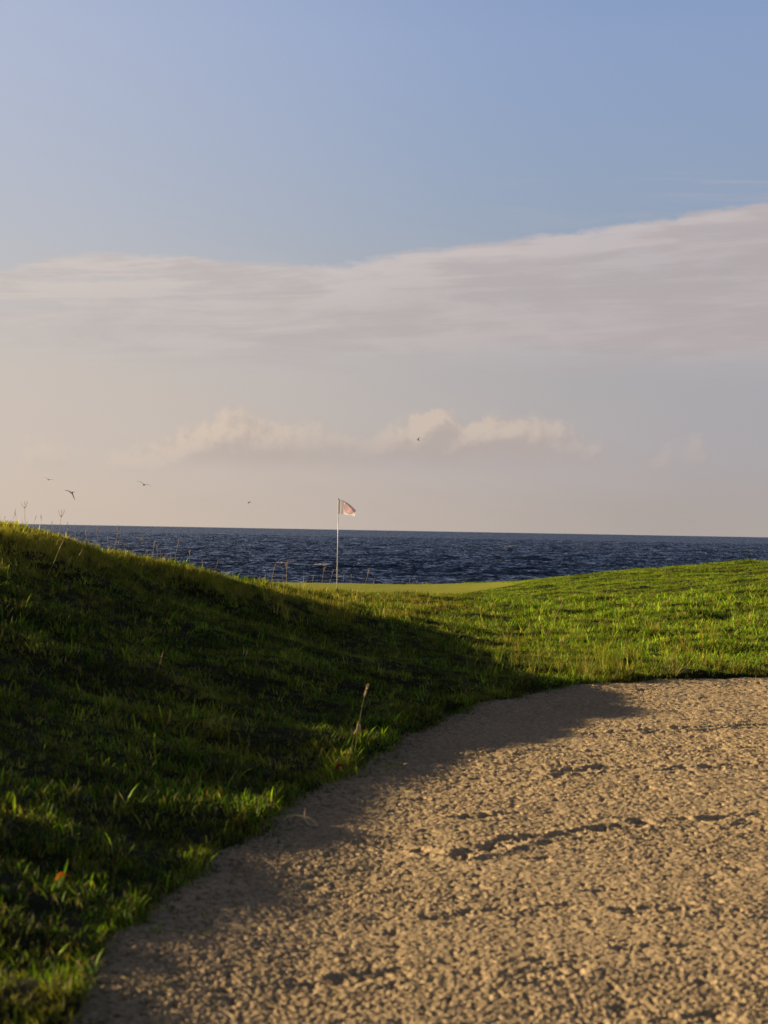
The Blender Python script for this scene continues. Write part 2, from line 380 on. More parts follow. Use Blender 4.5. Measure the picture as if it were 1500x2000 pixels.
g = t.new('ShaderNodeNewGeometry'); pos = g.outputs['Position']
c = t.ramp(t.noise(pos, 30.0, 6, .65), [(.28, (.27, .20, .112)), (.5, (.42, .328, .200)), (.72, (.52, .415, .268))])
spk = t.noise(pos, 420, 2, .6)
c = t.mix(t.smooth(spk, .58, .70), c, (.13, .095, .06))
c = t.mix(t.m('MULTIPLY', t.smooth(t.noise(pos, 48, 5, .7), .56, .70), .60), c, (.17, .125, .08))
# dark specks by the bank: thatch bits plus painted-in shade of small pits
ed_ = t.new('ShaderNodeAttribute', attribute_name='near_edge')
deb_shade = t.m('MULTIPLY', t.smooth(t.noise(pos, 26, 4, .7), .48, .62), ed_.outputs['Fac'])
c = t.mix(t.m('MULTIPLY', deb_shade, .75), c, (.07, .05, .028))
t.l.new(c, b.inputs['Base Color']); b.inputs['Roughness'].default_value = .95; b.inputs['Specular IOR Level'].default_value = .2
bp = t.new('ShaderNodeBump'); bp.inputs['Strength'].default_value = .9; bp.inputs['Distance'].default_value = .014
t.l.new(t.noise(pos, 75, 6, .7), bp.inputs['Height']); t.l.new(bp.outputs[0], b.inputs['Normal'])
STEP = .00075
ang = np.concatenate([np.linspace(-math.pi, -.36, 70, endpoint=False), np.linspace(-.36, -.24, 60, endpoint=False), np.arange(-.24, .26, STEP), np.linspace(.26, .50, 150, endpoint=False), np.linspace(.50, math.pi, 70)])
rad = np.concatenate([np.linspace(.02, 5.2, 80, endpoint=False), np.exp(np.arange(math.log(5.2), math.log(23.6), STEP)), np.linspace(23.6, 27, 12)])
RR, AA = np.meshgrid(rad, ang, indexing='ij'); X = RR * np.sin(AA); Y = RR * np.cos(AA)
S = edge_dist(X[::8, ::8], Y[::8, ::8]); S = np.repeat(np.repeat(S, 8, 0), 8, 1)[:X.shape[0], :X.shape[1]]
f = grid_faces(*X.shape, keep=(S.ravel() < .35))
v0 = np.stack([X.ravel(), Y.ravel(), np.zeros(X.size)], -1); v0, f, _u = compact(v0, f)
sd = edge_dist(v0[:, 0], v0[:, 1]); f = f[(sd[f] < .14).any(1)]
v0, f, _u = compact(v0, f)
v0[:, 2] = sand_z(v0[:, 0].copy(), v0[:, 1].copy())
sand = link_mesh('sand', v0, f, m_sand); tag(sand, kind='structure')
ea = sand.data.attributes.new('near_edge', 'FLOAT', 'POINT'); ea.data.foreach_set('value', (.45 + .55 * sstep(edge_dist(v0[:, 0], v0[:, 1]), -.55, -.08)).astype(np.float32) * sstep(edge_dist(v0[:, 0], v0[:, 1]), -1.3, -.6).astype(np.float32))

# ------------------------------------------------------------------ sea
SEA = -4.5
m_sea, t, b = mat_new('sea_water')
b.inputs['Base Color'].default_value = (.006, .015, .042, 1); b.inputs['Roughness'].default_value = .12; b.inputs['IOR'].default_value = 1.33
g = t.new('ShaderNodeNewGeometry'); pos = g.outputs['Position']
mp = t.new('ShaderNodeMapping'); mp.inputs['Scale'].default_value = (.75, 1, 1); t.l.new(pos, mp.inputs[0]); mv = mp.outputs[0]
def ncol(sc, det, ro):
    n = t.new('ShaderNodeTexNoise'); t.l.new(mv, n.inputs['Vector']); n.inputs['Scale'].default_value = sc; n.inputs['Detail'].default_value = det; n.inputs['Roughness'].default_value = ro; n.inputs['Distortion'].default_value = .5
    v_ = t.new('ShaderNodeVectorMath', operation='SUBTRACT'); t.l.new(n.outputs['Color'], v_.inputs[0]); v_.inputs[1].default_value = (.5, .5, .5); return v_.outputs[0]
def vsc(a_, k_):
    v_ = t.new('ShaderNodeVectorMath', operation='MULTIPLY'); t.l.new(a_, v_.inputs[0]); v_.inputs[1].default_value = k_; return v_.outputs[0]
def vadd(a_, b__):
    v_ = t.new('ShaderNodeVectorMath', operation='ADD'); t.l.new(a_, v_.inputs[0]); t.l.new(b__, v_.inputs[1]); return v_.outputs[0]
pert0 = vadd(vsc(ncol(.30, 3, .6), (.45, .8, 0)), vsc(ncol(1.5, 6, .75), (1.1, 2.0, 0)))
bias = t.new('ShaderNodeVectorMath', operation='ADD'); t.l.new(pert0, bias.inputs[0]); bias.inputs[1].default_value = (0, -.24, 0); pert = bias.outputs[0]
nn = t.new('ShaderNodeVectorMath', operation='NORMALIZE'); t.l.new(vadd(g.outputs['Normal'], pert), nn.inputs[0]); t.l.new(nn.outputs[0], b.inputs['Normal'])
fa = t.new('ShaderNodeAttribute', attribute_name='foam')
fo = t.smooth(t.m('MULTIPLY', fa.outputs['Fac'], t.lin(t.noise(mv, 2.2, 5, .7), .35, .65)), .25, .7)
t.l.new(t.mix(fo, (.006, .015, .042), (.62, .62, .62)), b.inputs['Base Color'])
t.l.new(t.lin(fo, 0, 1, .12, .9), b.inputs['Roughness'])
ang = np.concatenate([np.linspace(-1.45, -.30, 60, endpoint=False), np.arange(-.30, .30, .0019), np.linspace(.30, 1.45, 60)])
rad = np.concatenate([np.linspace(55, 150, 60, endpoint=False), np.exp(np.arange(math.log(150), math.log(1500), .0013)), np.exp(np.linspace(math.log(1500), math.log(9000), 260))])
RR, AA = np.meshgrid(rad, ang, indexing='ij'); X = (RR * np.sin(AA)).ravel(); Y = (RR * np.cos(AA)).ravel()
sr = np.gradient(rad)[:, None] * np.ones_like(AA); sr = sr.ravel()
z = np.zeros_like(X); r2 = np.random.default_rng(3)
NW = 70
for k in range(NW):
    lam = 1.3 * (20 / 1.3) ** (k / (NW - 1)) * r2.uniform(.9, 1.1); th = R(200) + r2.normal(0, .5)   # seas coming in from ahead and the left
    A = .0125 * lam ** .62
    fade = sstep(lam / sr, 2.0, 4.5)
    kx, ky = math.sin(th) * 2 * math.pi / lam, math.cos(th) * 2 * math.pi / lam
    ph = kx * X + ky * Y + r2.uniform(0, 6.28)
    z += A * fade * (2 * ((np.sin(ph) + 1) / 2) ** 1.7 - .8)
gust = .78 + .35 * noise2(X * .5, Y, .02, 70)
z *= gust * .72
hi = (z - np.quantile(z[RR.ravel() < 1400], .955)) / z.std()
fn = noise2(X * .5, Y, .05, 71)
foam = np.clip(hi * 2.2, 0, 1) * sstep(fn, .48, .62)
f = grid_faces(*RR.shape)
sea = link_mesh('sea', np.stack([X, Y, z + SEA], -1), f, m_sea)
at_ = sea.data.attributes.new('foam', 'FLOAT', 'POINT'); at_.data.foreach_set('value', foam.astype(np.float32))
tag(sea, kind='structure')

# ------------------------------------------------------------------ grass
def blade_mesh(L, W, lean, curl, az, base, seg=3):
    """one arching leaf: rows of two verts and a tip"""
    vs = []; d = np.array([math.cos(az), math.sin(az), 0]); p = np.array(base, float); sdir = np.array([-d[1], d[0], 0]); a = lean
    for k in range(seg + 1):
        w_ = W * (1.0, .95, .7, 0)[k] if seg == 3 else W * (1 - (k / seg) ** 2.2)
        if k < seg: vs += [p - sdir * w_ / 2, p + sdir * w_ / 2]
        else: vs += [p]
        p = p + (d * math.sin(a) + np.array([0, 0, 1]) * math.cos(a)) * L / seg; a += curl / seg
    fs = [(2 * k, 2 * k + 1, 2 * k + 3, 2 * k + 2) for k in range(seg - 1)] + [(2 * seg - 2, 2 * seg - 1, 2 * seg)]
    return vs, fs
m_grass, t, b = mat_new('grass_blade')
ca = t.new('ShaderNodeAttribute', attribute_name='col'); dr = t.new('ShaderNodeAttribute', attribute_name='dry', attribute_type='INSTANCER')
va = t.new('ShaderNodeAttribute', attribute_name='val', attribute_type='INSTANCER')
cc = t.mix(dr.outputs['Fac'], ca.outputs['Color'], (.27, .205, .04))
vv = t.new('ShaderNodeHueSaturation'); t.l.new(cc, vv.inputs['Color']); t.l.new(va.outputs['Fac'], vv.inputs['Value']); vv.inputs['Saturation'].default_value = 1.0
t.l.new(vv.outputs[0], b.inputs['Base Color']); b.inputs['Roughness'].default_value = .55; b.inputs['Specular IOR Level'].default_value = .15
tr = t.new('ShaderNodeBsdfTranslucent'); t.l.new(t.mix(1.0, vv.outputs[0], (1.25, 1.45, .40), 'MULTIPLY'), tr.inputs['Color'])
ms = t.new('ShaderNodeMixShader'); ms.inputs[0].default_value = .38; t.l.new(b.outputs[0], ms.inputs[1]); t.l.new(tr.outputs[0], ms.inputs[2])
t.l.new(ms.outputs[0], t.n['Material Output'].inputs['Surface'])
def simple_leaf(name, colr, trans=.35, rough=.55):
    m, t, b = mat_new(name); g = t.new('ShaderNodeTexCoord')
    cv = t.mix(t.noise(g.outputs['Object'], 60, 3), tuple(c * .7 for c in colr), tuple(min(1, c * 1.25) for c in colr))
    t.l.new(cv, b.inputs['Base Color']); b.inputs['Roughness'].default_value = rough; b.inputs['Specular IOR Level'].default_value = .2
    tr = t.new('ShaderNodeBsdfTranslucent'); t.l.new(cv, tr.inputs['Color'])
    ms = t.new('ShaderNodeMixShader'); ms.inputs[0].default_value = trans; t.l.new(b.outputs[0], ms.inputs[1]); t.l.new(tr.outputs[0], ms.inputs[2])
    t.l.new(ms.outputs[0], t.n['Material Output'].inputs['Surface']); return m

GREENS = [(.060, .125, .004), (.085, .16, .005), (.042, .095, .005), (.11, .185, .006), (.16, .21, .009)]
STRAW = [(.24, .18, .06), (.30, .23, .09), (.17, .10, .03)]
def tuft(nb, rad_, L0, L1, W, dryp, seed, lean=.75):
    q = random.Random(seed); V_, F_, C_ = [], [], []
    for _ in range(nb):
        a = q.uniform(0, 6.283); r = rad_ * math.sqrt(q.random())
        vs, fs = blade_mesh(q.uniform(L0, L1), W * q.uniform(.7, 1.25), abs(q.gauss(0, lean * .6)), q.uniform(.1, 1.3), q.uniform(0, 6.283), (r * math.cos(a), r * math.sin(a), -.012))
        o = len(V_); V_ += vs; F_ += [tuple(i + o for i in f_) for f_ in fs]
        c_ = q.choice(STRAW) if q.random() < dryp else q.choice(GREENS)
        k = q.choice((.45, .6, .8, 1.0, 1.15, 1.5)); C_ += [(c_[0] * k, c_[1] * k, c_[2] * k, 1)] * len(vs)
    me = bpy.data.meshes.new('tuft'); me.from_pydata([tuple(map(float, p)) for p in V_], [], F_)
    at_ = me.attributes.new('col', 'FLOAT_COLOR', 'POINT'); at_.data.foreach_set('color', np.array(C_, np.float32).ravel())
    me.materials.append(m_grass); me.polygons.foreach_set('use_smooth', np.full(len(me.polygons), True))
    return bpy.data.objects.new('tuft', me)
def scatter(name, P, rot, scl, idx, dry, val, tufts):
    me = bpy.data.meshes.new(name); me.vertices.add(len(P)); me.vertices.foreach_set('co', P.astype(np.float32).ravel())
    for nm, ty, key, arr in (('rot', 'FLOAT_VECTOR', 'vector', rot), ('scl', 'FLOAT_VECTOR', 'vector', scl), ('idx', 'INT', 'value', idx.astype(np.int32)), ('dry', 'FLOAT', 'value', dry), ('val', 'FLOAT', 'value', val)):
        a = me.attributes.new(nm, ty, 'POINT'); a.data.foreach_set(key, (arr if ty == 'INT' else arr.astype(np.float32)).ravel())
    me.materials.append(m_grass)
    o = bpy.data.objects.new(name, me); col.objects.link(o)
    ng = bpy.data.node_groups.new(name, 'GeometryNodeTree')
    ng.interface.new_socket('Geometry', in_out='INPUT', socket_type='NodeSocketGeometry'); ng.interface.new_socket('Geometry', in_out='OUTPUT', socket_type='NodeSocketGeometry')
    N = ng.nodes; Lk = ng.links; gi = N.new('NodeGroupInput'); go = N.new('NodeGroupOutput')
    jo = N.new('GeometryNodeJoinGeometry')
    for tf in reversed(tufts):
        oi = N.new('GeometryNodeObjectInfo'); oi.inputs['Object'].default_value = tf; oi.inputs['As Instance'].default_value = True
        Lk.new(oi.outputs['Geometry'], jo.inputs[0])
    ip = N.new('GeometryNodeInstanceOnPoints'); Lk.new(gi.outputs[0], ip.inputs['Points']); Lk.new(jo.outputs[0], ip.inputs['Instance']); ip.inputs['Pick Instance'].default_value = True
    def na(nm, ty):
        n = N.new('GeometryNodeInputNamedAttribute'); n.data_type = ty; n.inputs[0].default_value = nm; return n.outputs[0]
    Lk.new(na('idx', 'INT'), ip.inputs['Instance Index']); Lk.new(na('rot', 'FLOAT_VECTOR'), ip.inputs['Rotation']); Lk.new(na('scl', 'FLOAT_VECTOR'), ip.inputs['Scale'])
    Lk.new(ip.outputs[0], go.inputs[0])
    md = o.modifiers.new('scatter', 'NODES'); md.node_group = ng
    return o
T_ROUGH = [tuft(17, .07, .026, .060, .0056, .12, s, .95) for s in range(4)] + [tuft(16, .075, .035, .080, .0062, .30, s, .85) for s in range(10, 12)] + \
          [tuft(12, .05, .055, .11, .0085, .05, 20, .7), tuft(11, .05, .05, .125, .0075, .25, 21, .7)]
T_LONG = [tuft(10, .05, .10, .26, .0046, .35, s, .42) for s in range(30, 34)]
def region(x0, x1, y0, y1, dens, pad=1.2):
    x1 += 4 * (y0 >= 12)
    n = int((x1 - x0) * (y1 - y0) * dens); x = rng.uniform(x0, x1, n); y = rng.uniform(y0, y1, n)
    k = (np.abs(x) < .193 * y * 1.04 + pad + 1.6 * (x < 0) * (y < 28) + 4.0 * (x > 0) * (y > 12)); x = x[k]; y = y[k]
    s = edge_dist(x, y); return x, y, s
parts = []
for (x0, x1, y0, y1, dn) in ((-6.5, 3, 3.6, 12, 300), (-8, 5, 12, 20, 230), (-9, 8, 20, 30, 190), (-10, 11, 30, 52, 190)):
    parts.append(region(x0, x1, y0, y1, dn))
xe, ye, se = region(-1.6, 3.0, 4.5, 24, 800); ke = (se > -.09) & (se < .10); parts.append((xe[ke], ye[ke], se[ke]))   # the turf's edge is thick
xr, yr, sr_ = region(-1.6, 8.0, 4.5, 24, 60); kr = (sr_ > -.30) & (sr_ < -.06) & (noise2(xr, yr, 3.1, 95) > .12); RUN = (xr[kr], yr[kr])         # runners creeping onto the sand
x = np.concatenate([p[0] for p in parts]); y = np.concatenate([p[1] for p in parts]); s = np.concatenate([p[2] for p in parts])
ragged = .02 * noise2(x, y, 9, 80)
k = (s > ragged - .065) & (green_field(x, y) > 1.04 + .03 * noise2(x, y, 1.0, 82)) & (y < 53.5)
x, y, s = x[k], y[k], s[k]
z = ground_z(x, y)
nr_ = len(RUN[0]); x = np.concatenate([x, RUN[0]]); y = np.concatenate([y, RUN[1]]); s = np.concatenate([s, np.full(nr_, -.1)]); z = np.concatenate([z, sand_z(RUN[0].copy(), RUN[1].copy())])
n = len(x); print('grass tufts', n)
dist = np.hypot(x, y)
pn = noise2(x, y, .7, 83); pf = noise2(x, y, 2.6, 84)
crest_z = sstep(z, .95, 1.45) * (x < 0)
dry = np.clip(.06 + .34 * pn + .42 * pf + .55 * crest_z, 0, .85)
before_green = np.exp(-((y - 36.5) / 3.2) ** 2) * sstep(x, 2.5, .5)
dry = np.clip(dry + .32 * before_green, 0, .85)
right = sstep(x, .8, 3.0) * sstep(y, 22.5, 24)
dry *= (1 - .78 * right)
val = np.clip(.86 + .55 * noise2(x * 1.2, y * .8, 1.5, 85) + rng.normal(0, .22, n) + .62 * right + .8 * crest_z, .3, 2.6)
smooth_hill = sstep(y, 33, 37) * sstep(x, .5, 2)
size = (1 + .35 * noise2(x, y, 1.1, 86)) * rng.uniform(.75, 1.2, n) * np.where(dist > 24, 1.15, 1) * (1 - .25 * smooth_hill) * (1 - .10 * crest_z)
size *= 1 + .1 * (s < .12) * (y > 10) - .18 * (s < .25) * (y < 10); size[len(size) - nr_:] *= .5
size *= 1 - .16 * (x < 2.0) * (1 - crest_z) * sstep(y, 5.5, 8)
idx = rng.choice(8, n, p=[.17, .17, .17, .17, .11, .11, .05, .05])
tall = noise2(x, y, 1.3, 87) > .15; idx = np.where(tall & (rng.random(n) < .26) & (smooth_hill < .5), rng.integers(6, 8, n), idx)
idx = np.where(smooth_hill > .5, rng.integers(0, 4, n), idx)
rot = np.stack([rng.normal(0, .22, n), rng.normal(0, .22, n), rng.uniform(0, 6.283, n)], 1)
val = val * np.where(idx > 5, 1.35, 1.0)
scl = np.stack([size * 1.05, size * 1.05, size * rng.uniform(.8, 1.15, n)], 1)
left = x < 1.4 - .02 * (y - 20) 
left = (x < 2.2) & (y < 34) | (x < -1)
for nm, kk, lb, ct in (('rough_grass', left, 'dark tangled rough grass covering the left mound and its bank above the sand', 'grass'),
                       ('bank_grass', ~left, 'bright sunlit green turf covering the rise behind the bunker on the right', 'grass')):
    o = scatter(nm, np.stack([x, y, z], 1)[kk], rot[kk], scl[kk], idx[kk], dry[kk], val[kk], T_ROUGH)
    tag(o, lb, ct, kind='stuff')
# longer, seeding grass: bunker's far lip, mound crest, strip before the green
def hit(px, py, y0=4.0, y1=60.0):
    r_ = ray(px, py); Y = np.arange(y0, y1, .05); zz = ground_z(r_.x * Y, Y); rz = EYE + r_.z * Y
    k = np.nonzero(rz <= zz)[0]
    if len(k) == 0: return None
    Yk = Y[k[0]]; return Vector((r_.x * Yk, Yk, float(zz[k[0]])))
lx, ly, ld = [], [], []
for _ in range(4300):
    zone = rng.random()
    if zone < .17: px, py = rng.normal(1180, 120), 1345 - abs(rng.normal(0, 50)); d_ = .24
    elif zone < .24: px, py = rng.uniform(930, 1400), rng.uniform(1210, 1330); d_ = .35
    elif zone < .56: px, py = rng.uniform(500, 880), 1168 + rng.uniform(-4, 40); d_ = .6
    else: px, py = rng.uniform(-60, 480), 0; d_ = .62
    if py == 0: py = 1040 + max(0, px) * .22 + abs(rng.normal(0, 14))
    lx.append(px); ly.append(py); ld.append(d_)
# sight lines to land points, all at once
pts = []
Yg = np.arange(14, 44, .12)
rays = [ray(a, b2) for a, b2 in zip(lx, ly)]
RX = np.array([r_.x for r_ in rays])[:, None] * Yg; RZ = EYE + np.array([r_.z for r_ in rays])[:, None] * Yg
ZZ = land(RX, np.broadcast_to(Yg, RX.shape)); hitm = RZ <= ZZ + .05; ok = hitm.any(1); ki = hitm.argmax(1)
lx = RX[np.arange(len(rays)), ki][ok]; ly = Yg[ki][ok]; ld = np.array(ld)[ok]
jit = rng.normal(0, .12, (len(lx), 2)); lx = lx + jit[:, 0]; ly = ly + jit[:, 1]
s_ = edge_dist(lx, ly); clump = (noise2(lx, ly, 1.9, 90) + rng.normal(0, .14, len(lx)) > .16) | (lx < -1.5)
k = (s_ > 0) & clump & (green_field(lx, ly) > 1.05); lx, ly, ld = lx[k], ly[k], ld[k]; n = len(lx)
lz = ground_z(lx, ly); sc = rng.uniform(.4, 1.0, n) * np.where(ly > 30, .7, 1.3) * np.where((lx < -1.5), .46, 1.0)
o = scatter('long_grass', np.stack([lx, ly, lz], 1), np.stack([rng.normal(0, .2, n), rng.normal(0, .2, n), rng.uniform(0, 6.28, n)], 1),
            np.stack([sc, sc, sc], 1), rng.integers(0, 4, n), np.clip(ld + rng.normal(0, .2, n), 0, .9), rng.uniform(.7, 2.0, n), T_LONG)
tag(o, 'longer yellowish seeding grass along the bunker lip, mound crest and strip before the green', 'grass', kind='stuff')

# ------------------------------------------------------------------ seed stalks
def tube(path, radii, sides=5):
    V_, F_ = [], []; path = [Vector(p) for p in path]
    for k, p in enumerate(path):
        d = (path[min(k + 1, len(path) - 1)] - path[max(k - 1, 0)]).normalized(); a = d.orthogonal().normalized(); b_ = d.cross(a)
        for j in range(sides):
            t_ = 6.28318 * j / sides; V_.append(p + (a * math.cos(t_) + b_ * math.sin(t_)) * radii[k])
    for k in range(len(path) - 1):
        for j in range(sides): F_.append((k * sides + j, k * sides + (j + 1) % sides, (k + 1) * sides + (j + 1) % sides, (k + 1) * sides + j))
    F_.append(tuple(range(sides))[::-1]); F_.append(tuple((len(path) - 1) * sides + j for j in range(sides)))
    return V_, F_
def merge(parts_):
    V_, F_ = [], []
    for v_, f_ in parts_:
        o = len(V_); V_ += [tuple(p) for p in v_]; F_ += [tuple(i + o for i in q) for q in f_]
    return V_, F_
m_straw = simple_leaf('dry_straw', (.42, .36, .16), .5); m_head = simple_leaf('seed_head', (.56, .46, .30), .6); m_pale = simple_leaf('pale_dry_leaf', (.52, .42, .24))
m_stem = simple_leaf('green_stem', (.16, .17, .03))
def spikelets(path, q, n, size):
    """little husks packed round a spike"""
    out = []; path = [Vector(p) for p in path]
    for i in range(n):
        t_ = i / (n - 1) * (len(path) - 1.001); k = int(t_); p = path[k].lerp(path[k + 1], t_ - k); d = (path[k + 1] - path[k]).normalized()
        a = q.uniform(0, 6.28); o_ = d.orthogonal().normalized(); side_ = (o_ * math.cos(a) + d.cross(o_) * math.sin(a))
        tip = p + d * size * 1.6 + side_ * size * q.uniform(.35, .8)
        out.append(tube([p, p.lerp(tip, .5) + side_ * size * .15, tip], [size * .12, size * .28, size * .03], 4))
    return out
def make_stalk(kind, q):
    """unit-height stalk; heads of kind 'fork' (open fingers), 'spike' or 'plume'"""
    root = empty('seed_stalk', (0, 0, 0)); bend = q.uniform(-.16, .16); b2 = q.uniform(-.08, .08)
    hh = .74 if kind != 'spike' else .72
    P = [(bend * t_ ** 2, b2 * t_ ** 2, t_ * hh) for t_ in (0, .25, .5, .75, 1)]
    v_, f_ = tube(P, [.012, .011, .010, .009, .008]); link_mesh('stem', v_, f_, m_straw, root)
    top_ = Vector(P[-1]); d = (top_ - Vector(P[-2])).normalized(); prt = []
    if kind == 'fork':
        for sx_ in (-1, 1, .2):
            tip = top_ + Vector((sx_ * q.uniform(.13, .2), q.uniform(-.05, .05), q.uniform(.16, .25)))
            pth = [top_, top_.lerp(tip, .5) + Vector((sx_ * .02, 0, -.01)), tip]; prt.append(tube(pth, [.008, .010, .004], 5)); prt += spikelets(pth, q, 12, .03)
    elif kind == 'spike':
        tip = top_ + d * .28; pth = [top_, top_.lerp(tip, .5), tip]; prt.append(tube(pth, [.012, .018, .005], 6)); prt += spikelets(pth, q, 26, .035)
    else:
        for i in range(6):
            tip = top_ + d * q.uniform(.12, .27) + Vector((q.uniform(-.09, .09), q.uniform(-.06, .06), 0)); st = top_ - d * .04 * i * .5
            prt.append(tube([st, st.lerp(tip, .6), tip], [.005, .007, .003], 4)); prt += spikelets([st, st.lerp(tip, .6), tip], q, 7, .026)
    v_, f_ = merge(prt); link_mesh('seed_head', v_, f_, m_head, root)
    return root
used = {}
PLACED = []
WORDS = ['first', 'second', 'third', 'fourth', 'fifth', 'sixth', 'seventh', 'eighth', 'ninth', 'tenth', 'eleventh', 'twelfth', 'thirteenth', 'fourteenth']
WORDS_N = {2: 'two', 3: 'three', 4: 'four', 5: 'five', 6: 'six', 7: 'seven', 8: 'eight', 9: 'nine', 10: 'ten', 11: 'eleven', 12: 'twelve', 13: 'thirteen', 14: 'fourteen'}
BASE = {}
protos = {}
for kd in ('fork', 'spike', 'plume'):
    for i in range(2): protos[(kd, i)] = make_stalk(kd, random.Random(hash_seed := {'fork': 5, 'spike': 15, 'plume': 25}[kd] + i))
def place_stalk(kd, px, ytop, label, group, ybase=None, tilt=0.0, minh=10):
    yb = ybase; p = None
    if yb is None:
        for yy in np.arange(ytop + minh, ytop + 120, 2.0):
            p = hit(px, yy, 12, 49)
            if p is not None: yb = yy; break
    else: p = hit(px, yb, 4, 49)
    if p is None: return
    key = (kd, random.randint(0, 1)); src = protos[key]
    if key in used:
        r_ = src.copy(); col.objects.link(r_)
        for ch in list(src.children): c_ = ch.copy(); col.objects.link(c_); c_.parent = r_
    else: r_ = src; used[key] = 1
    h_ = (yb - ytop) / FPX * p.y * 1.04 + .015
    thick = .7
    r_.location = p - Vector((0, 0, .015)); r_.scale = (h_ * thick, h_ * thick, h_)
    r_.rotation_euler = (random.uniform(-.1, .1), tilt + random.uniform(-.12, .12), random.uniform(-.5, .5))
    tag(r_, label, 'grass stalk', group); PLACED.append((label, px, kd, r_))
GC = 'seed stalks on the crest of the left mound'; LC = 'lc'; BASE[LC] = 'small stalk on the left mound crest'
place_stalk('spike', 1, 988, 'tall thin seed stalk cut by the left edge of the picture', GC)
place_stalk('fork', 50, 982, 'tallest forked seed stalk rising against the sky on the left mound', GC)
place_stalk('fork', 116, 998, 'second forked seed stalk against the sky, nearer the dark flapping gull', GC)
for kd, px, yt in (('plume', 8, 1008), ('spike', 24, 996), ('plume', 33, 1001), ('spike', 64, 1008), ('plume', 80, 1006), ('plume', 88, 1024), ('spike', 133, 1022), ('spike', 146, 1027), ('plume', 170, 1036), ('spike', 192, 1030),
                   ('plume', 104, 1018), ('spike', 42, 1014), ('spike', 212, 1050), ('plume', 232, 1056)):
    place_stalk(kd, px, yt, LC, GC)
GM = 'seed stalks on the falling end of the mound in front of the sea'; LM = 'lm'; BASE[LM] = 'small stalk on the mound shoulder'
place_stalk('plume', 221, 1026, 'slender drooping stalk reaching highest above the mound shoulder in front of the sea', GM, tilt=.2)
place_stalk('plume', 255, 1042, 'leaning straw stalk with a curved head midway down the mound shoulder', GM, tilt=.5)
place_stalk('spike', 342, 1056, 'tall upright buff stalk low on the mound shoulder before the sea', GM)
for kd, px, yt in (('spike', 240, 1058), ('plume', 295, 1058), ('plume', 306, 1066), ('spike', 313, 1076), ('spike', 333, 1078), ('plume', 369, 1074), ('spike', 395, 1094), ('spike', 418, 1094), ('plume', 325, 1084), ('spike', 280, 1072), ('plume', 352, 1090)):
    place_stalk(kd, px, yt, LM, GM, tilt=.1)
GG = 'seed stalks in front of the putting green'; LG = 'lg'; BASE[LG] = 'short stalk before the putting green'
place_stalk('plume', 560, 1096, 'tallest plumed seed stalk left of the flagstick against the sea', GG)
place_stalk('spike', 530, 1103, 'thin upright stalk at the far left end of the stalks by the green', GG)
place_stalk('plume', 641, 1112, 'feathery pale stalk just left of the flagstick foot', GG, tilt=.25)
place_stalk('plume', 711, 1110, 'leaning seed stalk right of the flagstick, highest on that side', GG, tilt=.3)
for kd, px, yt in (('spike', 550, 1120), ('plume', 607, 1126), ('plume', 628, 1106), ('spike', 668, 1121), ('plume', 684, 1121), ('spike', 694, 1137), ('spike', 725, 1130), ('plume', 729, 1138), ('spike', 775, 1143), ('plume', 797, 1131), ('spike', 808, 1132), ('spike', 801, 1136)):
    place_stalk(kd, px, yt, LG, GG, tilt=.15, minh=22)
GR = 'stubby stalks on the skyline of the right bank'; LR = 'lr'; BASE[LR] = 'stub on the right bank skyline'
for px, yt in ((1123, 1123), (1150, 1122), (1262, 1104), (1340, 1104), (1376, 1103)): place_stalk('plume', px, yt, LR, GR, minh=6)
GS_ = 'stalks scattered over the shaded face of the mound'; LS = 'ls'; BASE[LS] = 'stalk leaning out of the mound face'; LT = 'lt'; BASE[LT] = 'stalk in the sunlit right turf'
for px, yt, yb in ((138, 1072, 1118), (124, 1085, 1120), (90, 1056, 1128), (195, 1115, 1140), (500, 1235, 1262), (305, 1275, 1318), (48, 1080, 1105), (1080, 1170, 1225), (1182, 1150, 1180), (1358, 1180, 1210)):
    place_stalk('spike', px, yt, LS if px < 600 else LT, GS_ if px < 600 else 'stalks in the sunlit turf of the right bank', ybase=yb, tilt=.35 if px < 600 else .05)
from collections import Counter
cnt = Counter(p_[0] for p_ in PLACED); runno = Counter()
for lb, px, kd, o in sorted(PLACED, key=lambda p_: p_[1]):        # repeats are told apart by their head and their place in the row
    if cnt[lb] > 1:
        look = {'spike': 'narrow-headed', 'plume': 'feathery-headed', 'fork': 'forked'}[kd]
        o['label'] = f"{look} {BASE[lb]}, {WORDS[runno[lb]]} from the left of the {WORDS_N[cnt[lb]]}"; runno[lb] += 1
for key, o in protos.items():
    if key not in used:
        for ch in list(o.children): bpy.data.objects.remove(ch)
        bpy.data.objects.remove(o)

# the big stalk at the sand's edge
def W_(px, py, d): return Vector(at(px, py, d))
bp_ = hit(689, 1500, 6, 30); D = bp_.y
root = empty('seed_stalk', bp_)
def rel(px, py, dd=0.0): return W_(px, py, D + dd) - bp_
P = [rel(688, 1505), rel(693, 1470), rel(699, 1430), rel(703, 1405), rel(707, 1380), rel(713, 1357)]
v_, f_ = tube(P, [.0028, .0026, .0024, .0022, .002, .002], 6); link_mesh('stem', v_, f_, m_stem, root)
v_, f_ = merge([tube([rel(712, 1360), rel(715, 1350), rel(718, 1338)], [.004, .0065, .003], 6)] + spikelets([rel(712, 1362), rel(715, 1350), rel(718, 1340)], random.Random(3), 22, .014))
link_mesh('seed_head', v_, f_, m_pale, root)
prt = []
for (a_, b__, c__) in (((701, 1408), (697, 1425), (691, 1434)), ((703, 1412), (703, 1424), (705, 1432)), ((700, 1420), (698, 1428), (696, 1436))):
    prt.append(tube([rel(*a_), rel(*b__), rel(*c__)], [.002, .0055, .0015], 5))
v_, f_ = merge(prt); link_mesh('husk', v_, f_, m_pale, root)
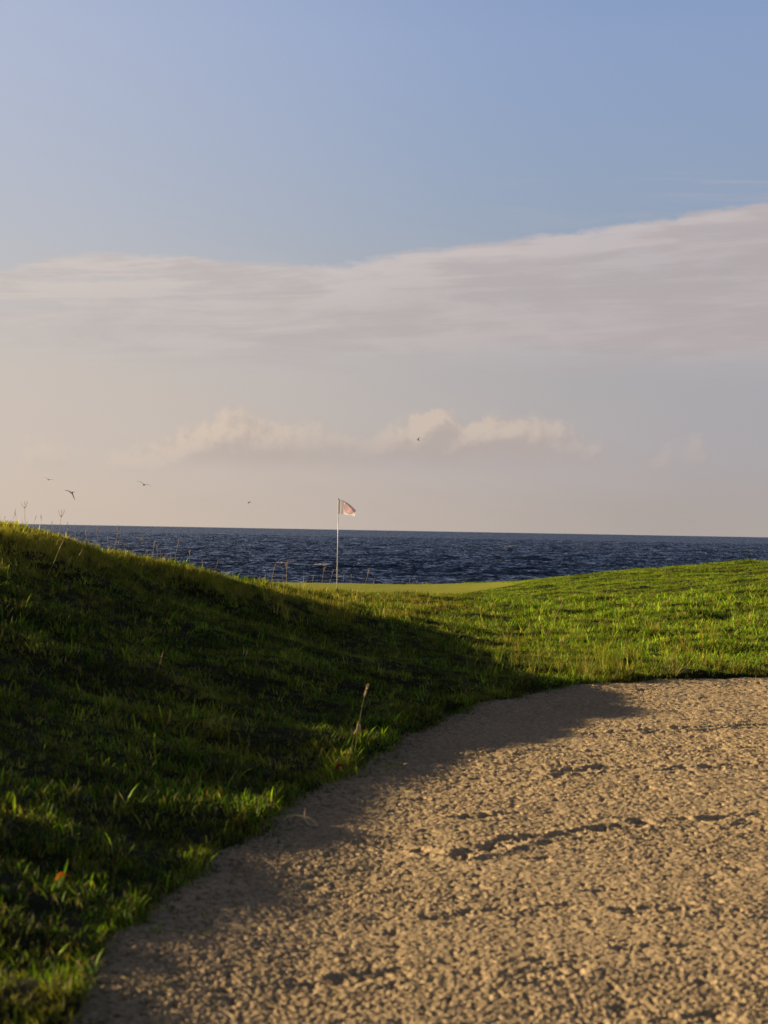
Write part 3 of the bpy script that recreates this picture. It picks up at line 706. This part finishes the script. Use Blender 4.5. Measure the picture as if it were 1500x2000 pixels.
v_, f_ = merge([tube([rel(688, 1500), rel(684, 1475), rel(686, 1460), rel(692, 1436)], [.0014, .0024, .0022, .001], 4), tube([rel(692, 1478), rel(688, 1466), rel(684, 1458)], [.0012, .002, .0006], 4)])
link_mesh('leaf', v_, f_, m_straw, root)
tag(root, 'tall pale seed stalk leaning right over the sand edge in the shade', 'grass stalk')
# stem lying out over the sand with a pale tip
bp_ = Vector((*on_plane(738, 1503, .06), .06)); D = bp_.y; root = empty('fallen_grass_stem', bp_)
P = [rel(738, 1503), rel(758, 1501), rel(776, 1496), rel(790, 1492)]; v_, f_ = tube(P, [.002, .0024, .0022, .002], 6); link_mesh('stem', v_, f_, m_stem, root)
v_, f_ = tube([rel(788, 1492.5), rel(795, 1491), rel(801, 1491.5)], [.002, .004, .002], 6); link_mesh('tip', v_, f_, m_pale, root)
tag(root, 'dark fallen grass stem reaching onto the shaded sand with a pale tip', 'stem')
# three-bladed dry leaf hanging over the sand
def strip(path, wid):
    V_, F_ = [], []; path = [Vector(p) for p in path]
    for k, p in enumerate(path):
        d = (path[min(k + 1, len(path) - 1)] - path[max(k - 1, 0)]).normalized(); a = d.cross(Vector((0, 1, .35))).normalized() * wid[k]
        up = Vector((0, -.25, .5)) * wid[k]; V_ += [p - a, p + up * .5, p + a]
    for k in range(len(path) - 1):
        for j in (0, 1): F_.append((3 * k + j, 3 * k + j + 1, 3 * k + j + 4, 3 * k + j + 3))
    return V_, F_
bp_ = Vector((*on_plane(560, 1612, .03), .03)); D = bp_.y; root = empty('dry_leaf', bp_)
for L, wd in (([(552, 1604), (562, 1594), (578, 1592), (592, 1594), (603, 1597), (613, 1604), (622, 1615), (631, 1626)], [.002, .004, .005, .004, .0035, .006, .0065, .002]),
              ([(590, 1594), (598, 1602), (603, 1611), (606, 1617)], [.003, .005, .004, .001]), ([(594, 1594), (595, 1586), (596, 1578)], [.003, .003, .001])):
    v_, f_ = strip([rel(*p) for p in L], wd); link_mesh('blade', v_, f_, m_pale, root)
tag(root, 'pale dry forked grass leaf arching over the shaded sand edge', 'leaf')

# grass tufts at the bunker's far lip, fallen leaves
def big_tuft(name, px, py, nb, L0, L1, mats, label, lean=.7, wd=.005, seed=1, bias=None):
    p = hit(px, py, 6, 40); q = random.Random(seed); root = empty(name, p)
    groups = {}
    for _ in range(nb):
        az = q.uniform(0, 6.283) if bias is None or q.random() < .4 else q.gauss(bias, .5)
        r = .05 * q.random(); bl = blade_mesh(q.uniform(L0, L1), wd * q.uniform(.7, 1.2), abs(q.gauss(.1, lean)), q.uniform(.4, 1.6), az, (r * math.cos(az), r * math.sin(az), -.01), 6)
        groups.setdefault(q.choice(range(len(mats))), []).append(bl)
    for gi_, bl in groups.items():
        v_, f_ = merge(bl); link_mesh(('green_blades', 'dry_blades')[gi_] if len(mats) > 1 else 'blades', v_, f_, mats[gi_], root)
    tag(root, label, 'grass tuft'); return root
m_gb = simple_leaf('tuft_green', (.11, .17, .012), .4); m_db = simple_leaf('tuft_straw', (.42, .34, .10), .4)
big_tuft('grass_tuft', 1222, 1338, 46, .06, .13, [m_gb], 'small bright green grass tuft growing out of the sand below the lip', .8, .006, 3)
big_tuft('grass_tuft', 1318, 1322, 60, .14, .34, [m_gb, m_db], 'arching straw-coloured grass tuft hanging over the right part of the bunker lip', .6, .005, 4)
big_tuft('grass_tuft', 1150, 1318, 60, .14, .32, [m_gb, m_db], 'tall yellow-green tuft on the bunker lip where sun meets shade', .5, .005, 5)
big_tuft('grass_tuft', 1068, 1240, 36, .12, .24, [m_gb, m_db], 'upright thin tuft in the turf halfway up behind the bunker', .35, .005, 6)
big_tuft('grass_tuft', 530, 1560, 30, .06, .12, [m_gb], 'bright green grass tuft at the sand edge left of the forked dry leaf', .6, .007, 7)
big_tuft('grass_tuft', 415, 1712, 34, .05, .10, [m_gb], 'low green grass tuft spilling onto the shaded sand lower left', .7, .007, 8)
def leaf(px, py, size, mat, label, seed):
    p = hit(px, py, 4.5, 30); q = random.Random(seed); n_ = 9; V_, F_ = [], []
    for k in range(n_):
        t_ = k / (n_ - 1); wd = size * .32 * math.sin(math.pi * min(1, t_ ** .8 * .98 + .02)) + .0004; zc = .25 * size * math.sin(t_ * 3)
        V_ += [(t_ * size, -wd, zc + wd * .6), (t_ * size, 0, zc), (t_ * size, wd, zc + wd * .6)]
    for k in range(n_ - 1):
        for j in (0, 1): F_.append((3 * k + j, 3 * k + j + 1, 3 * k + j + 4, 3 * k + j + 3))
    o = link_mesh('fallen_leaf', V_, F_, mat); md = o.modifiers.new('thick', 'SOLIDIFY'); md.thickness = .0008
    o.location = p + Vector((0, 0, .05)); o.rotation_euler = (q.uniform(-.5, .2), q.uniform(-.7, -.2), q.uniform(-.6, .6)); tag(o, label, 'leaf')
m_or = simple_leaf('orange_leaf', (.85, .36, .04)); m_red = simple_leaf('red_leaf', (.17, .045, .02))
leaf(108, 1748, .055, m_or, 'bright orange fallen leaf lying in the near grass at lower left', 1)
leaf(1024, 1352, .10, m_red, 'dark red leaf in the shaded grass at the far curve of the sand', 2)
leaf(655, 1530, .07, m_red, 'reddish brown leaf at the shaded grass edge below the tall stalk', 3)
leaf(170, 1985, .035, m_pale, 'pinkish dry leaf on the sand at the bottom edge', 4)

# ------------------------------------------------------------------ flagstick
pb = hit(658, 1151, 30, 50)
pb = Vector(((ray(658, 1151) * 46).x, 46.0, float(ground_z(np.array([(ray(658, 1151) * 46).x]), np.array([46.0]))[0])))
TOP = EYE + ray(660, 974).z * 46; H = TOP - pb.z
print('pole height', H)
stick = empty('flagstick', pb)
m_pole, t, b = mat_new('white_fibreglass'); g = t.new('ShaderNodeTexCoord')
t.l.new(t.ramp(t.noise(g.outputs['Object'], 8, 3), [(.3, (.55, .54, .5)), (.7, (.68, .66, .6))]), b.inputs['Base Color']); b.inputs['Roughness'].default_value = .35
m_cap, t, b = mat_new('dark_cap'); b.inputs['Base Color'].default_value = (.02, .018, .016, 1)
v_, f_ = tube([(0, 0, -.1), (0, 0, H * .5), (0, 0, H - .02)], [.0105, .0095, .008], 12); link_mesh('pole', v_, f_, m_pole, stick)
v_, f_ = tube([(0, 0, H - .02), (0, 0, H - .005), (0, 0, H + .012)], [.011, .012, .004], 12); link_mesh('tip', v_, f_, m_cap, stick)
tag(stick, 'thin white flagstick with a small blown flag, standing on the putting green', 'flagstick')
m_flag, t, b = mat_new('flag_cloth'); uvn = t.new('ShaderNodeUVMap'); sp = t.new('ShaderNodeSeparateXYZ'); t.l.new(uvn.outputs[0], sp.inputs[0])
u_ = t.m('MULTIPLY', t.m('SUBTRACT', sp.outputs[0], .60), 1.45); v_n = t.m('SUBTRACT', sp.outputs[1], .47)
rr_ = t.m('SQRT', t.m('ADD', t.m('MULTIPLY', u_, u_), t.m('MULTIPLY', v_n, v_n))); th_ = t.m('ARCTAN2', v_n, u_)
def band(v, a, b_): return t.m('MULTIPLY', t.m('GREATER_THAN', v, a), t.m('LESS_THAN', v, b_))
disc = t.m('LESS_THAN', rr_, .40)
letters = t.m('MULTIPLY', band(rr_, .245, .355), t.m('GREATER_THAN', t.m('SINE', t.m('MULTIPLY', th_, 17)), -.25))
lett2 = t.m('MULTIPLY', band(rr_, .29, .315), t.m('GREATER_THAN', t.m('SINE', t.m('MULTIPLY', th_, 34)), .2))
ring = band(rr_, .175, .215)
inner = t.m('MULTIPLY', t.m('LESS_THAN', rr_, .15), t.m('GREATER_THAN', t.m('SINE', t.m('MULTIPLY', t.m('ADD', u_, t.m('MULTIPLY', v_n, .6)), 60)), .2))
white_ = t.m('MAXIMUM', t.m('MAXIMUM', t.m('SUBTRACT', letters, lett2, clamp=True), ring), inner)
red = t.m('MULTIPLY', disc, t.m('SUBTRACT', 1.0, white_), clamp=True)
# the sleeve by the pole is a darker, doubled hem
fc = t.mix(red, (.62, .61, .68), (.40, .14, .18)); fc = t.mix(t.m('LESS_THAN', sp.outputs[0], .085), fc, (.40, .34, .39))
t.l.new(fc, b.inputs['Base Color']); b.inputs['Roughness'].default_value = .8
tr = t.new('ShaderNodeBsdfTranslucent'); t.l.new(fc, tr.inputs['Color']); ms = t.new('ShaderNodeMixShader'); ms.inputs[0].default_value = .45
t.l.new(b.outputs[0], ms.inputs[1]); t.l.new(tr.outputs[0], ms.inputs[2]); t.l.new(ms.outputs[0], t.n['Material Output'].inputs['Surface'])
NU, NV = 49, 33; V_ = []; UV = []
PXM = 46 / FPX
for j in range(NV):
    vj = j / (NV - 1)                                   # 0 bottom, 1 top
    for i in range(NU):
        u = i / (NU - 1)
        # silhouette in metres: lower hem almost level, upper hem falling to the fly
        xb = u * 31.0; zb = -30.2 - .5 * u - 3.2 * u ** 3.0
        xt = u * 34.0; zt = -1.2 - 6.5 * u - 15.2 * u * u * .95
        fold = max(0.0, vj - .80) / .20                 # the upper strip turns over towards us on the fly half
        k = min(vj / .80, 1.0)
        xx = xb + (xt - xb) * k; zz = zb + (zt - zb) * k
        if fold > 0: zz -= fold * 6.0 * u ** 1.2; xx -= fold * 3.2 * u ** 1.5
        yy = .045 * u + .18 * max(0, u - .24 - .10 * vj) ** 1.1 + .008 * math.sin(math.pi * min(u / .3, 1)) - .05 * math.sin(fold * math.pi * .5) * u + .010 * math.sin(u * 13 - vj * 4) * u
        V_.append((.009 + xx * PXM, yy, H + zz * PXM)); UV.append((u, vj))
F_ = [(j * NU + i, j * NU + i + 1, (j + 1) * NU + i + 1, (j + 1) * NU + i) for j in range(NV - 1) for i in range(NU - 1)]
flag = link_mesh('flag', V_, F_, m_flag, stick); uvl = flag.data.uv_layers.new(name='UVMap')
for lp in flag.data.loops: uvl.data[lp.index].uv = UV[lp.vertex_index]
tag(flag, 'small white flag with a red round badge, its upper edge folded over by the wind')

# ------------------------------------------------------------------ gulls
m_bird, t, b = mat_new('gull_silhouette'); g = t.new('ShaderNodeTexCoord')  # near-black base: the backlit silhouette is put into the colour
t.l.new(t.ramp(t.noise(g.outputs['Object'], 6, 3), [(.35, (.018, .014, .011)), (.65, (.035, .028, .022))]), b.inputs['Base Color']); b.inputs['Roughness'].default_value = .8
def gull(px, py, d, span, wl, wr, yaw, pitch, label, bank=0.0, pale=False):
    """wl, wr: (inner lift, outer lift) angles of the two wings; body, head, tail and wings grow from one skin"""
    bm_v, bm_f = [], []; q = span
    prof = [(-.30, .004, 0), (-.20, .022, 0), (-.08, .046, -.004), (.04, .055, -.006), (.14, .045, 0), (.20, .030, .010), (.245, .033, .018), (.285, .024, .018), (.31, .008, .012), (.34, .003, .008)]
    NS = 10
    for (yy, r_, zz) in prof:
        for j in range(NS):
            a = 6.28318 * j / NS; bm_v.append((math.cos(a) * r_ * q, yy * q, (zz + math.sin(a) * r_ * .9) * q))
    for k in range(len(prof) - 1):
        for j in range(NS): bm_f.append((k * NS + j, k * NS + (j + 1) % NS, (k + 1) * NS + (j + 1) % NS, (k + 1) * NS + j))
    bm_f.append(tuple(range(NS))[::-1]); bm_f.append(tuple((len(prof) - 1) * NS + j for j in range(NS)))
    # tail fan
    o = len(bm_v); bm_v += [(x_ * q, y_ * q, z_ * q) for z_ in (-.004, .004) for x_, y_ in ((-.03, -.2), (-.075, -.36), (0, -.375), (.075, -.36), (.03, -.2))]
    bm_f += [(o, o + 1, o + 2, o + 3, o + 4)[::-1], tuple(o + 5 + k for k in range(5))] + [(o + k, o + (k + 1) % 5, o + 5 + (k + 1) % 5, o + 5 + k) for k in range(5)]
    for sgn, (a1, a2) in ((-1, wl), (1, wr)):
        secs = [(0, .10, .11, .012), (.10, .105, .10, .010), (.21, .12, .085, .009), (.31, .07, .075, .006), (.42, .0, .055, .004), (.52, -.08, .012, .002)]
        x_, z_ = .02, .02; prev = 0; o = len(bm_v)
        for k, (sp_, yc, ch, th) in enumerate(secs):
            ds = sp_ - prev; prev = sp_; an = a1 + (a2 - a1) * min(1, max(0, (sp_ - .16) / .2)); x_ += ds * math.cos(an); z_ += ds * math.sin(an)
            nx, nz = -math.sin(an), math.cos(an)
            for (cy, tt) in ((ch, 0), (ch * .4, 1), (-ch, 0), (ch * .4, -1)):
                bm_v.append((sgn * (x_ + nx * tt * th) * q, (yc + cy - .04) * q, (z_ + nz * tt * th) * q))
        for k in range(len(secs) - 1):
            for j in range(4):
                fq = (o + k * 4 + j, o + k * 4 + (j + 1) % 4, o + (k + 1) * 4 + (j + 1) % 4, o + (k + 1) * 4 + j); bm_f.append(fq if sgn > 0 else fq[::-1])
        bm_f.append(tuple(o + j for j in range(4))); bm_f.append(tuple(o + (len(secs) - 1) * 4 + j for j in range(4)))
    ob = link_mesh('gull', bm_v, bm_f, m_bird); ob.location = at(px, py, d); ob.rotation_euler = (pitch, bank, yaw)
    tag(ob, label, 'gull', 'gulls over the sea')
gull(281, 947, 120, 1.0, (.75, .02), (.28, -.38), .15, .05, 'gull gliding on long bent wings, the widest of the birds', bank=.1)
gull(140, 962, 75, .62, (.35, -.05), (-.95, -1.35), .5, -.1, 'dark gull with one wing swept straight down, low on the left', bank=.12)
gull(95, 937, 130, .72, (.50, .45), (.02, -.05), .1, .0, 'faint gull with raised left wing, highest of the birds on the left', bank=.0)
gull(487.5, 981, 190, .62, (-.35, -1.25), (.45, .1), .9, .1, 'tiny gull with drooping wing midway to the flag', bank=.1)
gull(817, 859.5, 170, .55, (.2, .0), (1.35, .75), 1.1, .15, 'small gull with one wing raised, alone above the flag on the right', bank=-.1)
